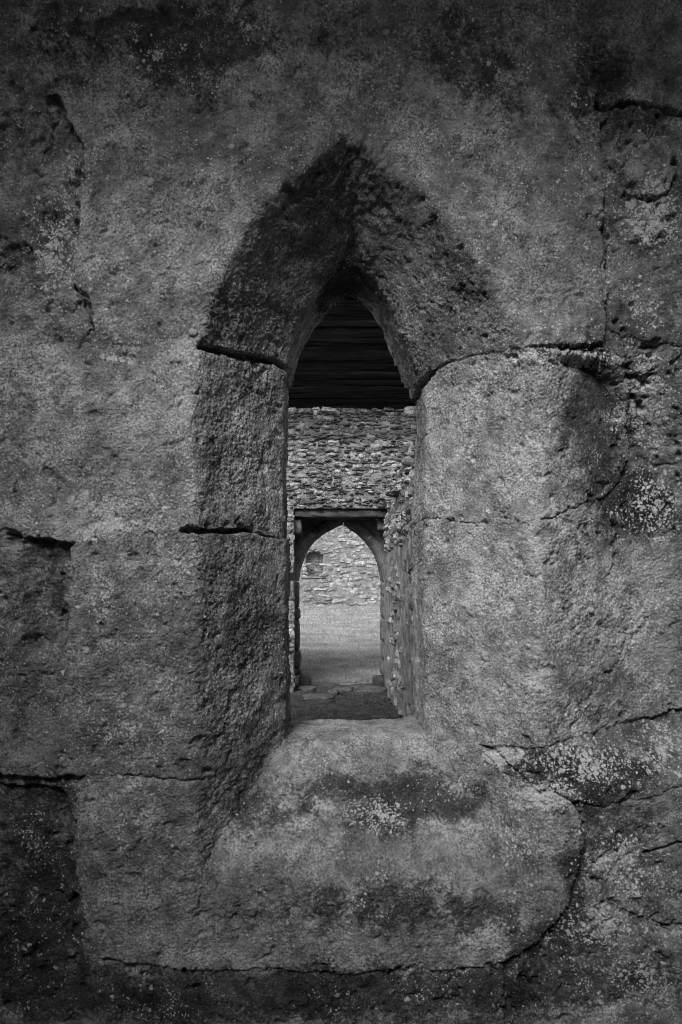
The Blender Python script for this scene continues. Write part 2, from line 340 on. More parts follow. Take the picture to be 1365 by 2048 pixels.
POLY = [np.array([P2(a, b) for a, b in poly]) for _, _, poly in STONES]
OPENJ = [(np.array([P2(a, b) for a, b in pl]), w_, d_) for pl, w_, d_ in OPEN_JOINTS]
def poly_sdf(x, z, V):
    W = np.roll(V, -1, 0); best = np.full(x.shape, 1e9); ins = np.zeros(x.shape, bool)
    for a, b in zip(V, W):
        d = b - a; t = np.clip(((x - a[0]) * d[0] + (z - a[1]) * d[1]) / (d @ d + 1e-12), 0, 1)
        q = (x - a[0] - t * d[0]) ** 2 + (z - a[1] - t * d[1]) ** 2; best = np.minimum(best, q)
        c = (a[1] > z) != (b[1] > z)
        if abs(d[1]) > 1e-9: ins ^= c & (x < a[0] + (z - a[1]) / d[1] * d[0])
    return np.sqrt(best) * np.where(ins, 1, -1)
def line_dist(x, z, V):
    best = np.full(x.shape, 1e9)
    for a, b in zip(V[:-1], V[1:]):
        d = b - a; t = np.clip(((x - a[0]) * d[0] + (z - a[1]) * d[1]) / (d @ d), 0, 1)
        best = np.minimum(best, (x - a[0] - t * d[0]) ** 2 + (z - a[1] - t * d[1]) ** 2)
    return np.sqrt(best)

def finish_sheet(X, Z, Y):
    """X,Z: wall coordinates that decide stone and joint; Y: depth. All (R,C). Returns displaced points, labels, masks."""
    R, C = X.shape; x, z, y = X.ravel(), Z.ravel(), Y.ravel()
    P = np.stack([x, y, z], 1); G = P.reshape(R, C, 3)
    N = np.cross(np.gradient(G, axis=1), np.gradient(G, axis=0)).reshape(-1, 3); N /= np.linalg.norm(N, axis=1)[:, None] + 1e-12
    # (columns run +x, rows run +z): cross(+x,+z) = -y, toward the viewer
    wob = np.stack([x, z * 0 + 3.3, z], 1)
    wx = x + .012 * fbm(wob, .06, 4, 1, .65); wz = z + .012 * fbm(wob, .06, 4, 2, .65)
    lab = np.full(x.shape, -1); bnd = np.full(x.shape, 1e9)
    for i, V in enumerate(POLY):
        lo, hi = V.min(0) - .12, V.max(0) + .12
        m = (x > lo[0]) & (x < hi[0]) & (z > lo[1]) & (z < hi[1])
        s = np.full(x.shape, -1e9); s[m] = poly_sdf(wx[m], wz[m], V) + (.004 if STONES[i][0] == 'rubble_stone' else .005)
        bnd = np.where(s > 0, s, np.minimum(bnd, -s)); lab = np.where(s > 0, i, lab)
    offs = np.array(OFFS + [BED_OFF])[lab]; isbed = lab < 0
    rough = np.where(isbed, 1.9, 1.0); rub = np.array([q[0] == 'rubble_stone' for q in STONES] + [False])[lab]; rough = np.where(rub, 1.5, rough)
    seed_l = np.where(isbed, 50, lab)[:, None] * np.array([[1.7, .9, 2.3]])
    big = fbm(P, .30, 2, 4) + .25 * noise3((P + seed_l) / .4); mid = fbm(P, .085, 3, 5)
    rm = .55 + .8 * smooth(-.25, .35, fbm(P, .22, 2, 16))          # smooth worn ground and gritty ground
    gr = (np.abs(noise3(P / .0125 + 4.1)) - .2) * 1.3 + (np.abs(noise3(P / .0075 + 9.3)) - .2)
    lump = np.abs(fbm(P, .040, 2, 7)) - .25
    fine = noise3(P / .0068); bedd = noise3(P * np.array([[4., 4., 26.]]) + 2.2)
    pit = fbm(P, .05, 3, 8)
    near = np.exp(-bnd / .03)                  # broken, crumbly ground along the joints
    d = offs + .013 * big + .0085 * mid * rough + .0075 * lump * rough * rm + .0072 * gr * rm + .0018 * fine * rm + .0026 * bedd
    d -= (.009 + .010 * near) * smooth(.22, .5, pit) * rough
    pxx = PX0 + F * x / y; pyy = PY0 - F * z / y
    jn = smooth(-.15, .45, fbm(wob, .13, 3, 9)) * (1 - .9 * smooth(1860, 1900, pyy) * smooth(1100, 980, pxx))
    d += np.where(isbed, .014 * smooth(64, 40, pxx) * smooth(1000, 1060, pyy) * smooth(1450, 1380, pyy), 0); side = np.where(isbed | rub, 1., .45)
    d -= side * (jn * .005 * np.exp(-(bnd / .0045) ** 2) + .0028 * np.exp(-bnd / .012))
    wv = 1 + .9 * fbm(wob, .03, 2, 12)
    for V, w_, dep in OPENJ:
        lo, hi = V.min(0) - .06, V.max(0) + .06; m = (x > lo[0]) & (x < hi[0]) & (z > lo[1]) & (z < hi[1])
        if m.any():
            ld = line_dist(wx[m], wz[m], V); d[m] -= dep * smooth(1.25, .35, ld / np.maximum(w_ * wv[m], .002))
    pxx = PX0 + F * x / y; pyy = PY0 - F * z / y
    for a, b, rx, ry, dep in DENTS:
        e = np.maximum(np.abs(pxx - a + 260 * .1 * mid) / rx, np.abs(pyy - b + 26 * big) / ry); d -= np.where(isbed | rub, dep * smooth(1.35, .55, e), 0)
    P = P + N * d[:, None]
    # masks (places of growths and painted shade on the wall)
    st = np.zeros(x.shape); li = np.zeros(x.shape)
    for a, b, rx, ry, am in STAIN_SHADE:
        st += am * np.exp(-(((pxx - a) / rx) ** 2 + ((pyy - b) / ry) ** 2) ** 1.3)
    for a, b, rx, ry, am in LICH:
        li = np.maximum(li, am * np.exp(-(((pxx - a) / rx) ** 2 + ((pyy - b) / ry) ** 2)))
    st = np.minimum(st, 1.2) ; li = np.maximum(li, .16 + .25 * fbm(P, .2, 2, 14))
    P[:, 2] += EYE
    return P, lab, st, li
SHEETS = []
def add_sheet(X, Z, Y, drop=None):
    R, C = X.shape; P, lab, st, li = finish_sheet(X, Z, Y)
    k = np.arange((R - 1) * (C - 1)); r = k // (C - 1); c = k % (C - 1); a = r * C + c
    Q = np.stack([a, a + 1, a + C + 1, a + C], 1)
    if drop is not None: Q = Q[~drop[:-1, :-1].ravel()[k]]
    fl = np.sort(lab[Q], 1)[:, 2]      # most of the corners decide
    SHEETS.append((P, Q, fl, st, li))
ZTOP, ZBOT, XL, XR = 2.62, -1.42, -4.5, 2.7
def cols_left(xe, n=330):   # from XL to xe, fine in view
    a = np.concatenate([np.linspace(XL, -1.06, 24, endpoint=False)]); s = np.linspace(0, 1, n); s = s + .10 * np.sin(math.pi * s) 
    return np.concatenate([a, -1.06 + (xe + 1.06) * s])
def cols_right(xe, n=280):
    b = np.linspace(XR, 1.19, 16, endpoint=False)[::-1]; s = np.linspace(0, 1, n); s = s - .10 * np.sin(math.pi * s)
    return np.concatenate([xe + (1.19 - xe) * s, b])
GS = .0035
zr = np.concatenate([np.arange(ZSI - .004, ZAP - .001, GS), [ZAP]]); nap = len(zr) - 1
NR = 56; rev = np.linspace(0, 1, NR + 1)[1:]
def FL(z): return .0 * z
def FR(z): return .0 * z
for side in (0, 1):
    xe = np.where(zr < ZAP, xin(IN_L if side == 0 else IN_R, zr), XC)
    X = np.stack([cols_left(e) if side == 0 else cols_right(e) for e in xe]); Z = np.repeat(zr[:, None], X.shape[1], 1)
    D = base_depth(X.ravel(), Z.ravel(), True).reshape(X.shape)
    # rounded arris into the reveal
    Y = Y0 + np.minimum(D, DS)
    ye = Y[:, -1] if side == 0 else Y[:, 0]
    YR = ye[:, None] + (YB - ye)[:, None] * rev[None, :]
    # the head of the rear opening comes a little lower, jambs stay straight
    XRv = np.repeat(xe[:, None], NR, 1) + (-FL(zr) if side == 0 else FR(zr))[:, None] * np.minimum(rev * 3, 1)[None, :]
    if side == 0:
        add = (xe - XC)[:, None] * 0
        Xf = np.hstack([X, XRv]); Yf = np.hstack([Y, YR]); 
        drop = None
    else:
        Xf = np.hstack([XRv[:, ::-1], X]); Yf = np.hstack([YR[:, ::-1], Y])
        drop = None
    add_sheet(Xf, np.repeat(zr[:, None], Xf.shape[1], 1), Yf, drop)
# below the opening: sill slope and the wall foot
zl = np.concatenate([np.arange(ZBOT, ZSI, GS), [ZSI]])
xs = np.concatenate([np.linspace(XL, -1.06, 24, endpoint=False), np.arange(-1.06, 1.19, GS), np.linspace(1.19, XR, 16)])
X, Z = np.meshgrid(xs, zl); Y = Y0 + np.minimum(base_depth(X.ravel(), Z.ravel()).reshape(X.shape), DS)
add_sheet(X, Z, Y)
zu = np.concatenate([np.arange(ZAP - .001, 1.84, GS), np.linspace(1.86, ZTOP, 20)])
X, Z = np.meshgrid(xs, zu); Y = Y0 + np.minimum(base_depth(X.ravel(), Z.ravel(), True).reshape(X.shape), DS)
add_sheet(X, Z, Y)
# flat top of the sill in the opening
xl_, xr_ = float(xin(IN_L, ZSI)) - .02, float(xin(IN_R, ZSI)) + .02
U, V = np.meshgrid(np.linspace(xl_, xr_, 130), np.linspace(0, 1, 70))
SY = Y0 + DS - .01 + V * (YB - Y0 - DS + .01)
SP = np.stack([U.ravel(), SY.ravel(), np.full(U.size, ZSI + .013)], 1)
SP[:, 2] += .012 * fbm(SP, .12, 3, 21) + .004 * fbm(SP, .02, 2, 22) + .02 * smooth(.2, .42, SP[:, 0]) * smooth(2.6, 2.86, SP[:, 1]) - .016 * smooth(2.62, 2.54, SP[:, 1])
SP[:, 2] += EYE
k = np.arange(69 * 129); a = (k // 129) * 130 + k % 129
nsill = len(STONES) - 1
SHEETS.append((SP, np.stack([a, a + 1, a + 131, a + 130], 1), np.full(len(k), nsill), np.zeros(len(SP)), np.full(len(SP), .1)))

wall = empty('window_wall', (.1, Y0 + .3, 0))
tag(wall, 'massive weathered stone wall pierced by the deep pointed window', 'wall', kind='thing')
for i in range(-1, len(STONES)):
    vs, fs, sts, lis, off = [], [], [], [], 0
    for P, Q, fl, st, li in SHEETS:
        q = Q[fl == i]
        if not len(q): continue
        u, inv = np.unique(q, return_inverse=True)
        vs.append(P[u]); fs.append(inv.reshape(q.shape) + off); sts.append(st[u]); lis.append(li[u]); off += len(u)
    if not vs: continue
    nm = 'mortar_bed' if i < 0 else STONES[i][0]
    me = mesh(nm, np.vstack(vs), np.vstack(fs), True)
    for an, arr in (('stain_shade', sts), ('lichen', lis)):
        at = me.attributes.new(an, 'FLOAT', 'POINT'); at.data.foreach_set('value', np.concatenate(arr).astype(np.float32))
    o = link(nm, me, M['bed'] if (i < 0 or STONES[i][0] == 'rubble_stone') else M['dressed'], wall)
    if i >= 0 and STONES[i][1]: o['label'] = STONES[i][1]
# pebbles bedded in the surface
def pebble_mesh(k):
    r = random.Random(k); vs = []; fs = []
    n, m_ = 10, 6
    for j in range(m_ + 1):
        th = math.pi * j / m_
        for i in range(n):
            ph = 2 * math.pi * i / n; q = 1 + .13 * math.sin(2 * ph + k) + r.uniform(-.05, .05)
            vs.append((math.sin(th) * math.cos(ph) * q, math.sin(th) * math.sin(ph) * q * .55, math.cos(th) * .78 * q))
    for j in range(m_):
        for i in range(n): fs.append((j * n + i, j * n + (i + 1) % n, (j + 1) * n + (i + 1) % n, (j + 1) * n + i))
    return mesh('pebble', vs, fs, True)
PM = [pebble_mesh(k) for k in range(4)]
for k, (a, b, r_) in enumerate(PEB):
    x, z = P2(a, b); dY = float(base_depth(np.array([x]), np.array([z]))[0]); s = .85 * r_ / F * 2.2
    o = link('pebble', PM[k % 4], M['pebble'], wall, (x, Y0 + dY - .009, z + EYE)); o.scale = (s, s, s); o.rotation_euler = (0, random.uniform(0, 3), random.uniform(-.4, .4))

# the wall's body behind its face: back skin with the opening, top and ends
zz = np.concatenate([np.linspace(ZBOT, ZSI, 4, endpoint=False), np.linspace(ZSI, ZAP, 60), [ZTOP]])
vs, fs = [], []
def quad(p):
    b0 = len(vs); vs.extend(p); fs.append((b0, b0 + 1, b0 + 2, b0 + 3))
for z0, z1 in zip(zz[:-1], zz[1:]):
    zm = (z0 + z1) / 2
    if zm < ZSI or zm > ZAP: quad([(XL, YB, z0), (XR, YB, z0), (XR, YB, z1), (XL, YB, z1)])
    else:
        l0, l1, r0, r1 = (float(xin(C, q)) for C, q in ((IN_L, z0), (IN_L, z1), (IN_R, z0), (IN_R, z1)))
        l0 -= float(FL(z0)); l1 -= float(FL(z1)); r0 += float(FR(z0)); r1 += float(FR(z1))
        quad([(XL, YB, z0), (l0 - .004, YB, z0), (l1 - .004, YB, z1), (XL, YB, z1)]); quad([(r0 + .004, YB, z0), (XR, YB, z0), (XR, YB, z1), (r1 + .004, YB, z1)])
quad([(XL, Y0 - .05, ZTOP), (XR, Y0 - .05, ZTOP), (XR, YB, ZTOP), (XL, YB, ZTOP)])
quad([(XL, Y0 - .05, ZBOT), (XL, YB, ZBOT), (XL, YB, ZTOP), (XL, Y0 - .05, ZTOP)]); quad([(XR, Y0 - .05, ZBOT), (XR, YB, ZBOT), (XR, YB, ZTOP), (XR, Y0 - .05, ZTOP)])
link('wall_back', mesh('wall_back', [(a, b, c + EYE) for a, b, c in vs], fs), M['mortar'], wall)

# ------------------------------------------------------------------ unseen chamber around the camera, shaped to pool and bounce light
def box(name, x0, x1, y0, y1, z0, z1, mat, parent=None, bev=0):
    vs = [(x, y, z) for z in (z0, z1) for y in (y0, y1) for x in (x0, x1)]
    fs = [(0, 2, 3, 1), (4, 5, 7, 6), (0, 1, 5, 4), (2, 6, 7, 3), (0, 4, 6, 2), (1, 3, 7, 5)]
    o = link(name, mesh(name, vs, fs), mat, parent)
    return o
RB, HC = -3.2, EYE + 2.60
HX0, HX1, HY0, HY1 = -1.95, .25, -2.7, -.02        # roof gap added to pool light on the window wall
for nm, a in (('unseen_chamber_ceiling', (XL - .3, XR + .3, HY1, Y0 - .06, HC, HC + .25)), ('unseen_chamber_ceiling', (XL - .3, HX0, RB - .4, HY1, HC, HC + .25)), ('unseen_chamber_ceiling', (HX1, XR + .3, RB - .4, HY1, HC, HC + .25)), ('unseen_chamber_ceiling', (HX0, HX1, RB - .4, HY0, HC, HC + .25)),
              ('unseen_chamber_side_wall', (XL - .4, XL, RB - .4, Y0 - .06, -.1, HC)), ('unseen_chamber_side_wall', (1.9, XR + .4, RB - .4, Y0 - .12, -.1, HC)),  # right wall set close to bounce light onto the left splay
              ('unseen_chamber_rear_wall', (XL, XR, RB - .4, RB, -.1, HC))):
    tag(box(nm, *a, M['chamber']), kind='structure')

# ------------------------------------------------------------------ rubble masonry
def stone_mesh(k):
    r = random.Random(100 + k); n = 5; vs = []; fs = []
    for j in range(n):
        for i in range(n):
            u, v = -1 + 2 * i / (n - 1), -1 + 2 * j / (n - 1)
            ru = 1 - .14 * v * v * r.uniform(.3, 1.5); rv = 1 - .16 * u * u * r.uniform(.3, 1.6)
            edge = max(abs(u), abs(v)) > .9
            h = (.42 if edge else 1) + r.uniform(-.2, .2)
            vs.append((.5 * u * ru + r.uniform(-.03, .03), -h, .5 * v * rv + r.uniform(-.04, .04)))
    ring = [i for i in range(n)] + [j * n + n - 1 for j in range(1, n)] + [(n - 1) * n + i for i in range(n - 2, -1, -1)] + [j * n for j in range(n - 2, 0, -1)]
    base = len(vs)
    for i in ring: vs.append((vs[i][0] * 1.04, .8, vs[i][2] * 1.04))
    for j in range(n - 1):
        for i in range(n - 1): a = j * n + i; fs.append((a, a + 1, a + n + 1, a + n))
    m_ = len(ring)
    for i in range(m_): fs.append((ring[i], base + i, base + (i + 1) % m_, ring[(i + 1) % m_]))
    return mesh('stone', vs, fs)
SM = [stone_mesh(k) for k in range(14)]
def courses(u0, u1, v0, v1, hmin, hmax, wmin, wmax, r):
    v = v0; out = []
    while v < v1:
        h = r.uniform(hmin, hmax); u = u0 - r.uniform(0, wmax)
        while u < u1:
            w_ = r.uniform(wmin, wmax)
            if r.random() < .12: w_ *= .5
            out.append((u + w_ / 2, v + h / 2 + r.uniform(-.3, .3) * h, w_, h * r.uniform(.55, 1.35))); u += w_ * 1.03
        v += h * .97
    return out
def rubble(parent, name, lst, place, mat, depth, show, r, rest_name='rubble_fill', cap=290, skip=0.06):
    """place(u,v)->(location, rotz); show(u,v)->True when the photograph shows it"""
    n = 0; rv, rf = [], []
    for (u, v, w_, h) in lst:
        if r.random() < skip: continue
        k = r.randrange(len(SM)); loc, rz = place(u, v); d = depth * r.uniform(.35, 1.5); roll = r.uniform(-.22, .22) + (math.pi if r.random() < .5 else 0)
        if show(u, v) and n < cap:
            o = link(name, SM[k], None, parent, loc); o.scale = (w_ * .97, d, h * .95); o.rotation_euler = (0, roll, rz)
            o.material_slots[0].link = 'OBJECT'; o.material_slots[0].material = mat; n += 1
        else:
            MX = Matrix.Translation(loc) @ Matrix.Rotation(rz, 4, 'Z') @ Matrix.Rotation(roll, 4, 'Y') @ Matrix.Diagonal((w_ * .97, d, h * .95, 1))
            b0 = len(rv); rv.extend([tuple(MX @ q.co) for q in SM[k].vertices]); rf.extend([tuple(b0 + i for i in p.vertices) for p in SM[k].polygons])
    if rv: tag(link(rest_name, mesh(rest_name, rv, rf), mat, parent), kind='stuff')
    return n
for m_ in SM: m_.materials.append(M['rubble'])
def sheet_grid(name, u, v, fn, mat, parent, hole=None):
    U, V = np.meshgrid(u, v); P = fn(U.ravel(), V.ravel()); C = len(u); k = np.arange((len(v) - 1) * (C - 1)); a = (k // (C - 1)) * C + k % (C - 1)
    Q = np.stack([a, a + 1, a + C + 1, a + C], 1)
    if hole is not None:
        cu = U.ravel()[Q].mean(1); cv = V.ravel()[Q].mean(1); Q = Q[~hole(cu, cv)]
    return link(name, mesh(name, P, Q, True), mat, parent)

# door wall (rubble) with its square-headed recess
YD = 8.60; DX0, DX1, DTOP = -.314, .805, EYE + .85; WT = EYE + 1.99
dwall = tag(empty('door_wall', (.2, YD, 0)), 'high coarse rubble wall above the arched doorway, seen through the window', 'wall', kind='thing')
def dw(U, V):
    P = np.stack([U, np.full(U.shape, YD), V], 1); P[:, 1] -= .02 * fbm(P, .16, 4, 31); return P
us = np.unique(np.concatenate([np.linspace(-4.6, -.9, 60), np.linspace(-.9, DX0, 24), np.linspace(DX0, DX1, 44), np.linspace(DX1, 3.6, 90)]))
vz = np.unique(np.concatenate([np.linspace(-.05, DTOP, 80), np.linspace(DTOP, WT, 50)]))
sheet_grid('mortar', us, vz, dw, M['mortar'], dwall, lambda u, v: (u > DX0) & (u < DX1) & (v < DTOP))
for nm, a in (('reveal', (-4.6, DX0 - .003, YD + .06, 9.45, -.05, WT - .02)), ('reveal', (DX1 + .003, 3.6, YD + .06, 9.45, -.05, WT - .02)), ('reveal', (DX0 - .003, DX1 + .003, YD + .06, 9.45, DTOP + .004, WT - .02))):
    box(nm, *a, M['mortar'], dwall)
r = random.Random(5)
lst = [s for s in courses(-1.9, 3.2, 0, WT + .02, .022, .062, .05, .17, r) if not (DX0 - .01 < s[0] + s[2] * .5 and s[0] - s[2] * .5 < DX1 and s[1] < DTOP + .02) and not (abs(s[0] + .40) < .12 and abs(s[1] - (EYE + .04)) < .065)]
rubble(dwall, 'stone', lst, lambda u, v: ((u, YD + .006, v), 0), M['rubble'], .030, lambda u, v: -.47 < u < 1.22 and v > .0 and (v > DTOP or u < DX0), r, 'rubble_fill', 295, .14)
sl = [(r.uniform(-.7, 1.4), r.uniform(DTOP, WT), r.uniform(.03, .10), r.uniform(.012, .035)) for _ in range(700)]
rubble(dwall, 'sliver', sl, lambda u, v: ((u, YD + .01, v), 0), M['rubble'], .04, lambda u, v: False, r, 'packing_slivers', 0, 0)
v = .02; qs = []
while v < DTOP:
    h = r.uniform(.04, .15); w_ = r.uniform(.16, .3)
    if abs(v + h / 2 - EYE - .04) > .09: qs.append((DX0 + .016 - w_ / 2, v + h / 2, w_, h * 1.12))
    v += h
rubble(dwall, 'quoin_stone', qs, lambda u, v: ((u, YD + .02, v), 0), M['rubble'], .04, lambda u, v: True, r, 'quoin_fill', 60, 0)
u = -1.2; cs = []
while u < 1.8:
    w_ = r.uniform(.09, .26); h = r.uniform(.04, .11); cs.append((u + w_ / 2, WT + h * .25 - .01, w_, h)); u += w_ * r.uniform(.98, 1.15)
rubble(dwall, 'cap_stone', cs, lambda u, v: ((u, YD + .0, v), 0), M['rubble'], .07, lambda u, v: True, r, 'cap_fill', 60, .05)
# square scaffold hole beside the doorway: a near-black box stands for its shade
box('putlog_hole_shade', -.52, -.29, YD - .006, YD + .03, EYE - .0, EYE + .09, M['wood'], dwall)

# ------------------------------------------------------------------ the doorway surround
door = tag(empty('doorway_surround', (.25, 9.2, 0)), 'dark pointed-arch stone doorway framing the bright courtyard', 'doorway', kind='thing')
YF, YR_ = 9.08, 9.34
def arch_pts(off, n=14):
    """inner outline of the doorway, rel. to eye height; off widens it. Left spring -> apex -> right spring"""
    L = [(-.264, -.02), (-.25, .10), (-.195, .285), (-.11, .455), (.0, .552), (.10, .616), (.20, .665), (.300, .71)]
    Rr = [(.778, -.02), (.760, .12), (.710, .278), (.645, .41), (.557, .518), (.475, .582), (.39, .645), (.300, .71)]
    def sm(P):
        P = np.array(P); t = np.linspace(0, len(P) - 1, n); return np.stack([np.interp(t, range(len(P)), P[:, 0]), np.interp(t, range(len(P)), P[:, 1])], 1)
    def shift(P, s):
        T = np.gradient(P, axis=0); T /= np.linalg.norm(T, axis=1)[:, None]; Nn = np.stack([-T[:, 1], T[:, 0]], 1) * s; return P + Nn * off
    l, rr = shift(sm(L), 1), shift(sm(Rr), -1)
    if off: 
        l[-1] = rr[-1] = ((l[-1][0] + rr[-1][0]) / 2, max(l[-1][1], rr[-1][1]) + off * .15)
    return l, rr
def ring_stone(side, i0, i1, name='arch_stone'):
    prof = [(.0, YR_), (.0, YF + .10), (.022, YF + .03), (.05, YF), (.112, YF + .004), (.118, YR_)]   # offset, depth: chamfered moulding
    rows = []
    for off, y in prof:
        P = arch_pts(off)[side][i0:i1 + 1]; rows.append(np.stack([P[:, 0], np.full(len(P), y), P[:, 1] + EYE], 1))
    A = np.array(rows); c = A.mean((0, 1)); A = c + (A - c) * np.array([.985, 1, .985]) + np.random.uniform(-.005, .005, A.shape); m_, n = A.shape[:2]
    A[..., 1] += random.uniform(-.008, .008)
    fs = [(i * n + j, i * n + j + 1, ((i + 1) % m_) * n + j + 1, ((i + 1) % m_) * n + j) for i in range(m_) for j in range(n - 1)]
    fs.append(tuple(i * n for i in range(m_))); fs.append(tuple(i * n + n - 1 for i in range(m_)))
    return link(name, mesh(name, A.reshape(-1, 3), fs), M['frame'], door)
for side in (0, 1):
    for a, b in ((0, 7), (7, 13)): ring_stone(side, a, b)
# spandrels fill between arch and lintel
for side in (0, 1):
    P = arch_pts(.113)[side]; xo = DX0 - .05 if side == 0 else DX1 + .05; zt = .755
    lo = [tuple(p) for p in P]; hi = [((xo, -.02 + (zt + .02) * i / 6) if i <= 6 else (xo + (P[-1][0] - xo) * (i - 6) / (len(P) - 7), zt)) for i in range(len(P))]
    n = len(lo); vs = []; fs = []
    for y in (YF + .035, YR_ - .01): vs += [(x, y, z + EYE) for x, z in lo] + [(x, y, z + EYE) for x, z in hi]
    for i in range(n - 1): fs += [(i, i + 1, n + i + 1, n + i), (2 * n + i, 3 * n + i, 3 * n + i + 1, 2 * n + i + 1), (i, 2 * n + i, 2 * n + i + 1, i + 1), (n + i, n + i + 1, 3 * n + i + 1, 3 * n + i)]
    link('spandrel', mesh('spandrel', vs, fs), M['frame'], door)
# worn block helper
def block(name, x0, x1, y0, y1, z0, z1, mat, parent, bev=.015, jit=.004, seed=0, sub=3):
    r = random.Random(seed); n = sub; vs = []; fs = []; idx = {}
    c = np.array([(x0 + x1) / 2, (y0 + y1) / 2, (z0 + z1) / 2]); hs = np.array([x1 - x0, y1 - y0, z1 - z0]) / 2
    def vid(i, j, k):
        key = (i, j, k)
        if key not in idx:
            q = np.array([2 * i / n - 1, 2 * j / n - 1, 2 * k / n - 1]); p = q * hs
            inner = np.sign(p) * np.minimum(np.abs(p), np.maximum(hs - bev, hs * .2)); d = p - inner; L = np.linalg.norm(d)
            if L > 1e-6 and (np.abs(q) > .99).sum() > 1: p = inner + d / L * min(bev, L)
            idx[key] = len(vs); vs.append(tuple(c + p + np.array([r.uniform(-jit, jit) for _ in range(3)])))
        return idx[key]
    for ax in range(3):
        for s in (0, n):
            for a in range(n):
                for b in range(n):
                    q = []
                    for da, db in ((0, 0), (1, 0), (1, 1), (0, 1)):
                        t = [0, 0, 0]; t[ax] = s; t[(ax + 1) % 3] = a + da; t[(ax + 2) % 3] = b + db; q.append(vid(*t))
                    fs.append(tuple(q if s else q[::-1]))
    return link(name, mesh(name, vs, fs, True), mat, parent)
for k, (z0, z1) in enumerate(((-.35, -.02), (-.50, -.355), (-.885, -.505), (-1.11, -.89), (-1.20, -1.115))):
    d = random.uniform(-.006, .006) - .012 * (k > 1)
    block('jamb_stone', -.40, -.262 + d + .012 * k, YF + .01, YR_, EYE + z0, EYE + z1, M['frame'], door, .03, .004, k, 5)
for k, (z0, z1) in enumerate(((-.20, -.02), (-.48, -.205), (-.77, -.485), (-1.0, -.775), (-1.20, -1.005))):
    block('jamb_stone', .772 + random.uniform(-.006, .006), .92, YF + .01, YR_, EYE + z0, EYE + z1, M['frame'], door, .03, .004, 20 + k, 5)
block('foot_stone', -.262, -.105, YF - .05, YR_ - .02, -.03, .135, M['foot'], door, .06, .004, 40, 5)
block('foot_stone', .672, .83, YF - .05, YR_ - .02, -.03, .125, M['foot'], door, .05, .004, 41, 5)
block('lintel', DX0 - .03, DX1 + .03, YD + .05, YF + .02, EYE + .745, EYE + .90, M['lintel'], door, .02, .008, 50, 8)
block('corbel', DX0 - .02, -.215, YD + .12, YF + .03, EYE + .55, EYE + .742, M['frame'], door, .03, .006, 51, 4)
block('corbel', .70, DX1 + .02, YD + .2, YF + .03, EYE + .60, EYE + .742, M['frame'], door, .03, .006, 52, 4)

# ------------------------------------------------------------------ passage wall on the right
pw = tag(empty('passage_wall', (1.1, 7, 0)), 'low rubble side wall running from the window up to the doorway', 'wall', kind='thing')
PXW = .80; PT = EYE + .90
def pwf(U, V):     # u = y along, v = z
    P = np.stack([np.full(U.shape, PXW), U, V], 1); P[:, 0] += .028 * fbm(P, .22, 4, 41) - .018 * smooth(.3, .5, fbm(P, .12, 3, 42)) * -1; return P
us = np.linspace(8.62, 2.9, 260); vz = np.linspace(-.05, PT, 110)
sheet_grid('plaster_face', us, vz, pwf, M['plaster'], pw)
box('wall_core', PXW + .06, PXW + .55, 2.9, 8.56, -.05, PT - .03, M['mortar'], pw)
r = random.Random(9)
lst = [s for s in courses(5.0, 8.6, .0, PT + .03, .045, .085, .09, .26, r) if (s[1] > EYE + .35 or r.random() < .25)]
rubble(pw, 'stone', lst, lambda u, v: ((PXW + .012, u, v), -math.pi / 2), M['rubble'], .035, lambda u, v: 6.2 < u < 8.6, r, 'rubble_fill', 250, .05)
lst = [s for s in courses(3.0, 8.6, PT - .04, PT + .1, .06, .10, .12, .3, r)]
rubble(pw, 'coping_stone', lst, lambda u, v: ((PXW + .05, u, v), -math.pi / 2), M['rubble'], .09, lambda u, v: 6.0 < u < 8.6, r, 'coping_fill', 60, .15)

# ------------------------------------------------------------------ dark timber roof leaning onto the door wall
roof = tag(empty('timber_roof', (0, 8.5, WT)), 'soot-black boarded roof above the rubble wall, seen through the window', 'roof', kind='thing')
ra, rb = np.array([8.95, WT + .0]), np.array([7.0, WT + 1.05]); rd = rb - ra; RL = np.linalg.norm(rd); rd /= RL; rn = np.array([-rd[1], rd[0]]) * -1
rn = np.array([rd[1], -rd[0]]); rn = rn if rn[1] < 0 else -rn
def board_mesh(k):
    n = 70; X = np.linspace(-3.4, 3.2, n); vs = []; fs = []
    a = .02 * fbm(np.stack([X, X * 0 + k, X * 0], 1), .5, 3, k); b = .016 * fbm(np.stack([X, X * 0 + k, X * 0 + 9], 1), .5, 3, k + 3)
    for x, p, q in zip(X, a, b): vs += [(x, -.029 + p, q), (x, .029 + p, q), (x, .029 + p, q + .03), (x, -.029 + p, q + .03)]
    for i in range(n - 1):
        for c in range(4): fs.append((4 * i + c, 4 * i + (c + 1) % 4, 4 * i + 4 + (c + 1) % 4, 4 * i + 4 + c))
    fs += [(0, 3, 2, 1), tuple(4 * (n - 1) + c for c in range(4))]
    return mesh('roof_board', vs, fs)
BM = [board_mesh(k) for k in range(6)]
ang = math.atan2(rd[1], -rd[0])
s = .05; k = 0
while s < RL:
    p = ra + rd * s + rn * random.uniform(-.01, .02)
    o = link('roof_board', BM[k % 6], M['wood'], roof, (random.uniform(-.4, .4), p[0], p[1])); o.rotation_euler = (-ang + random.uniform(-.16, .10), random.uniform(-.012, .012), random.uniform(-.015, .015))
    s += .054; k += 1
q0, q1 = ra + rd * -.1 - rn * .07, rb - rn * .07
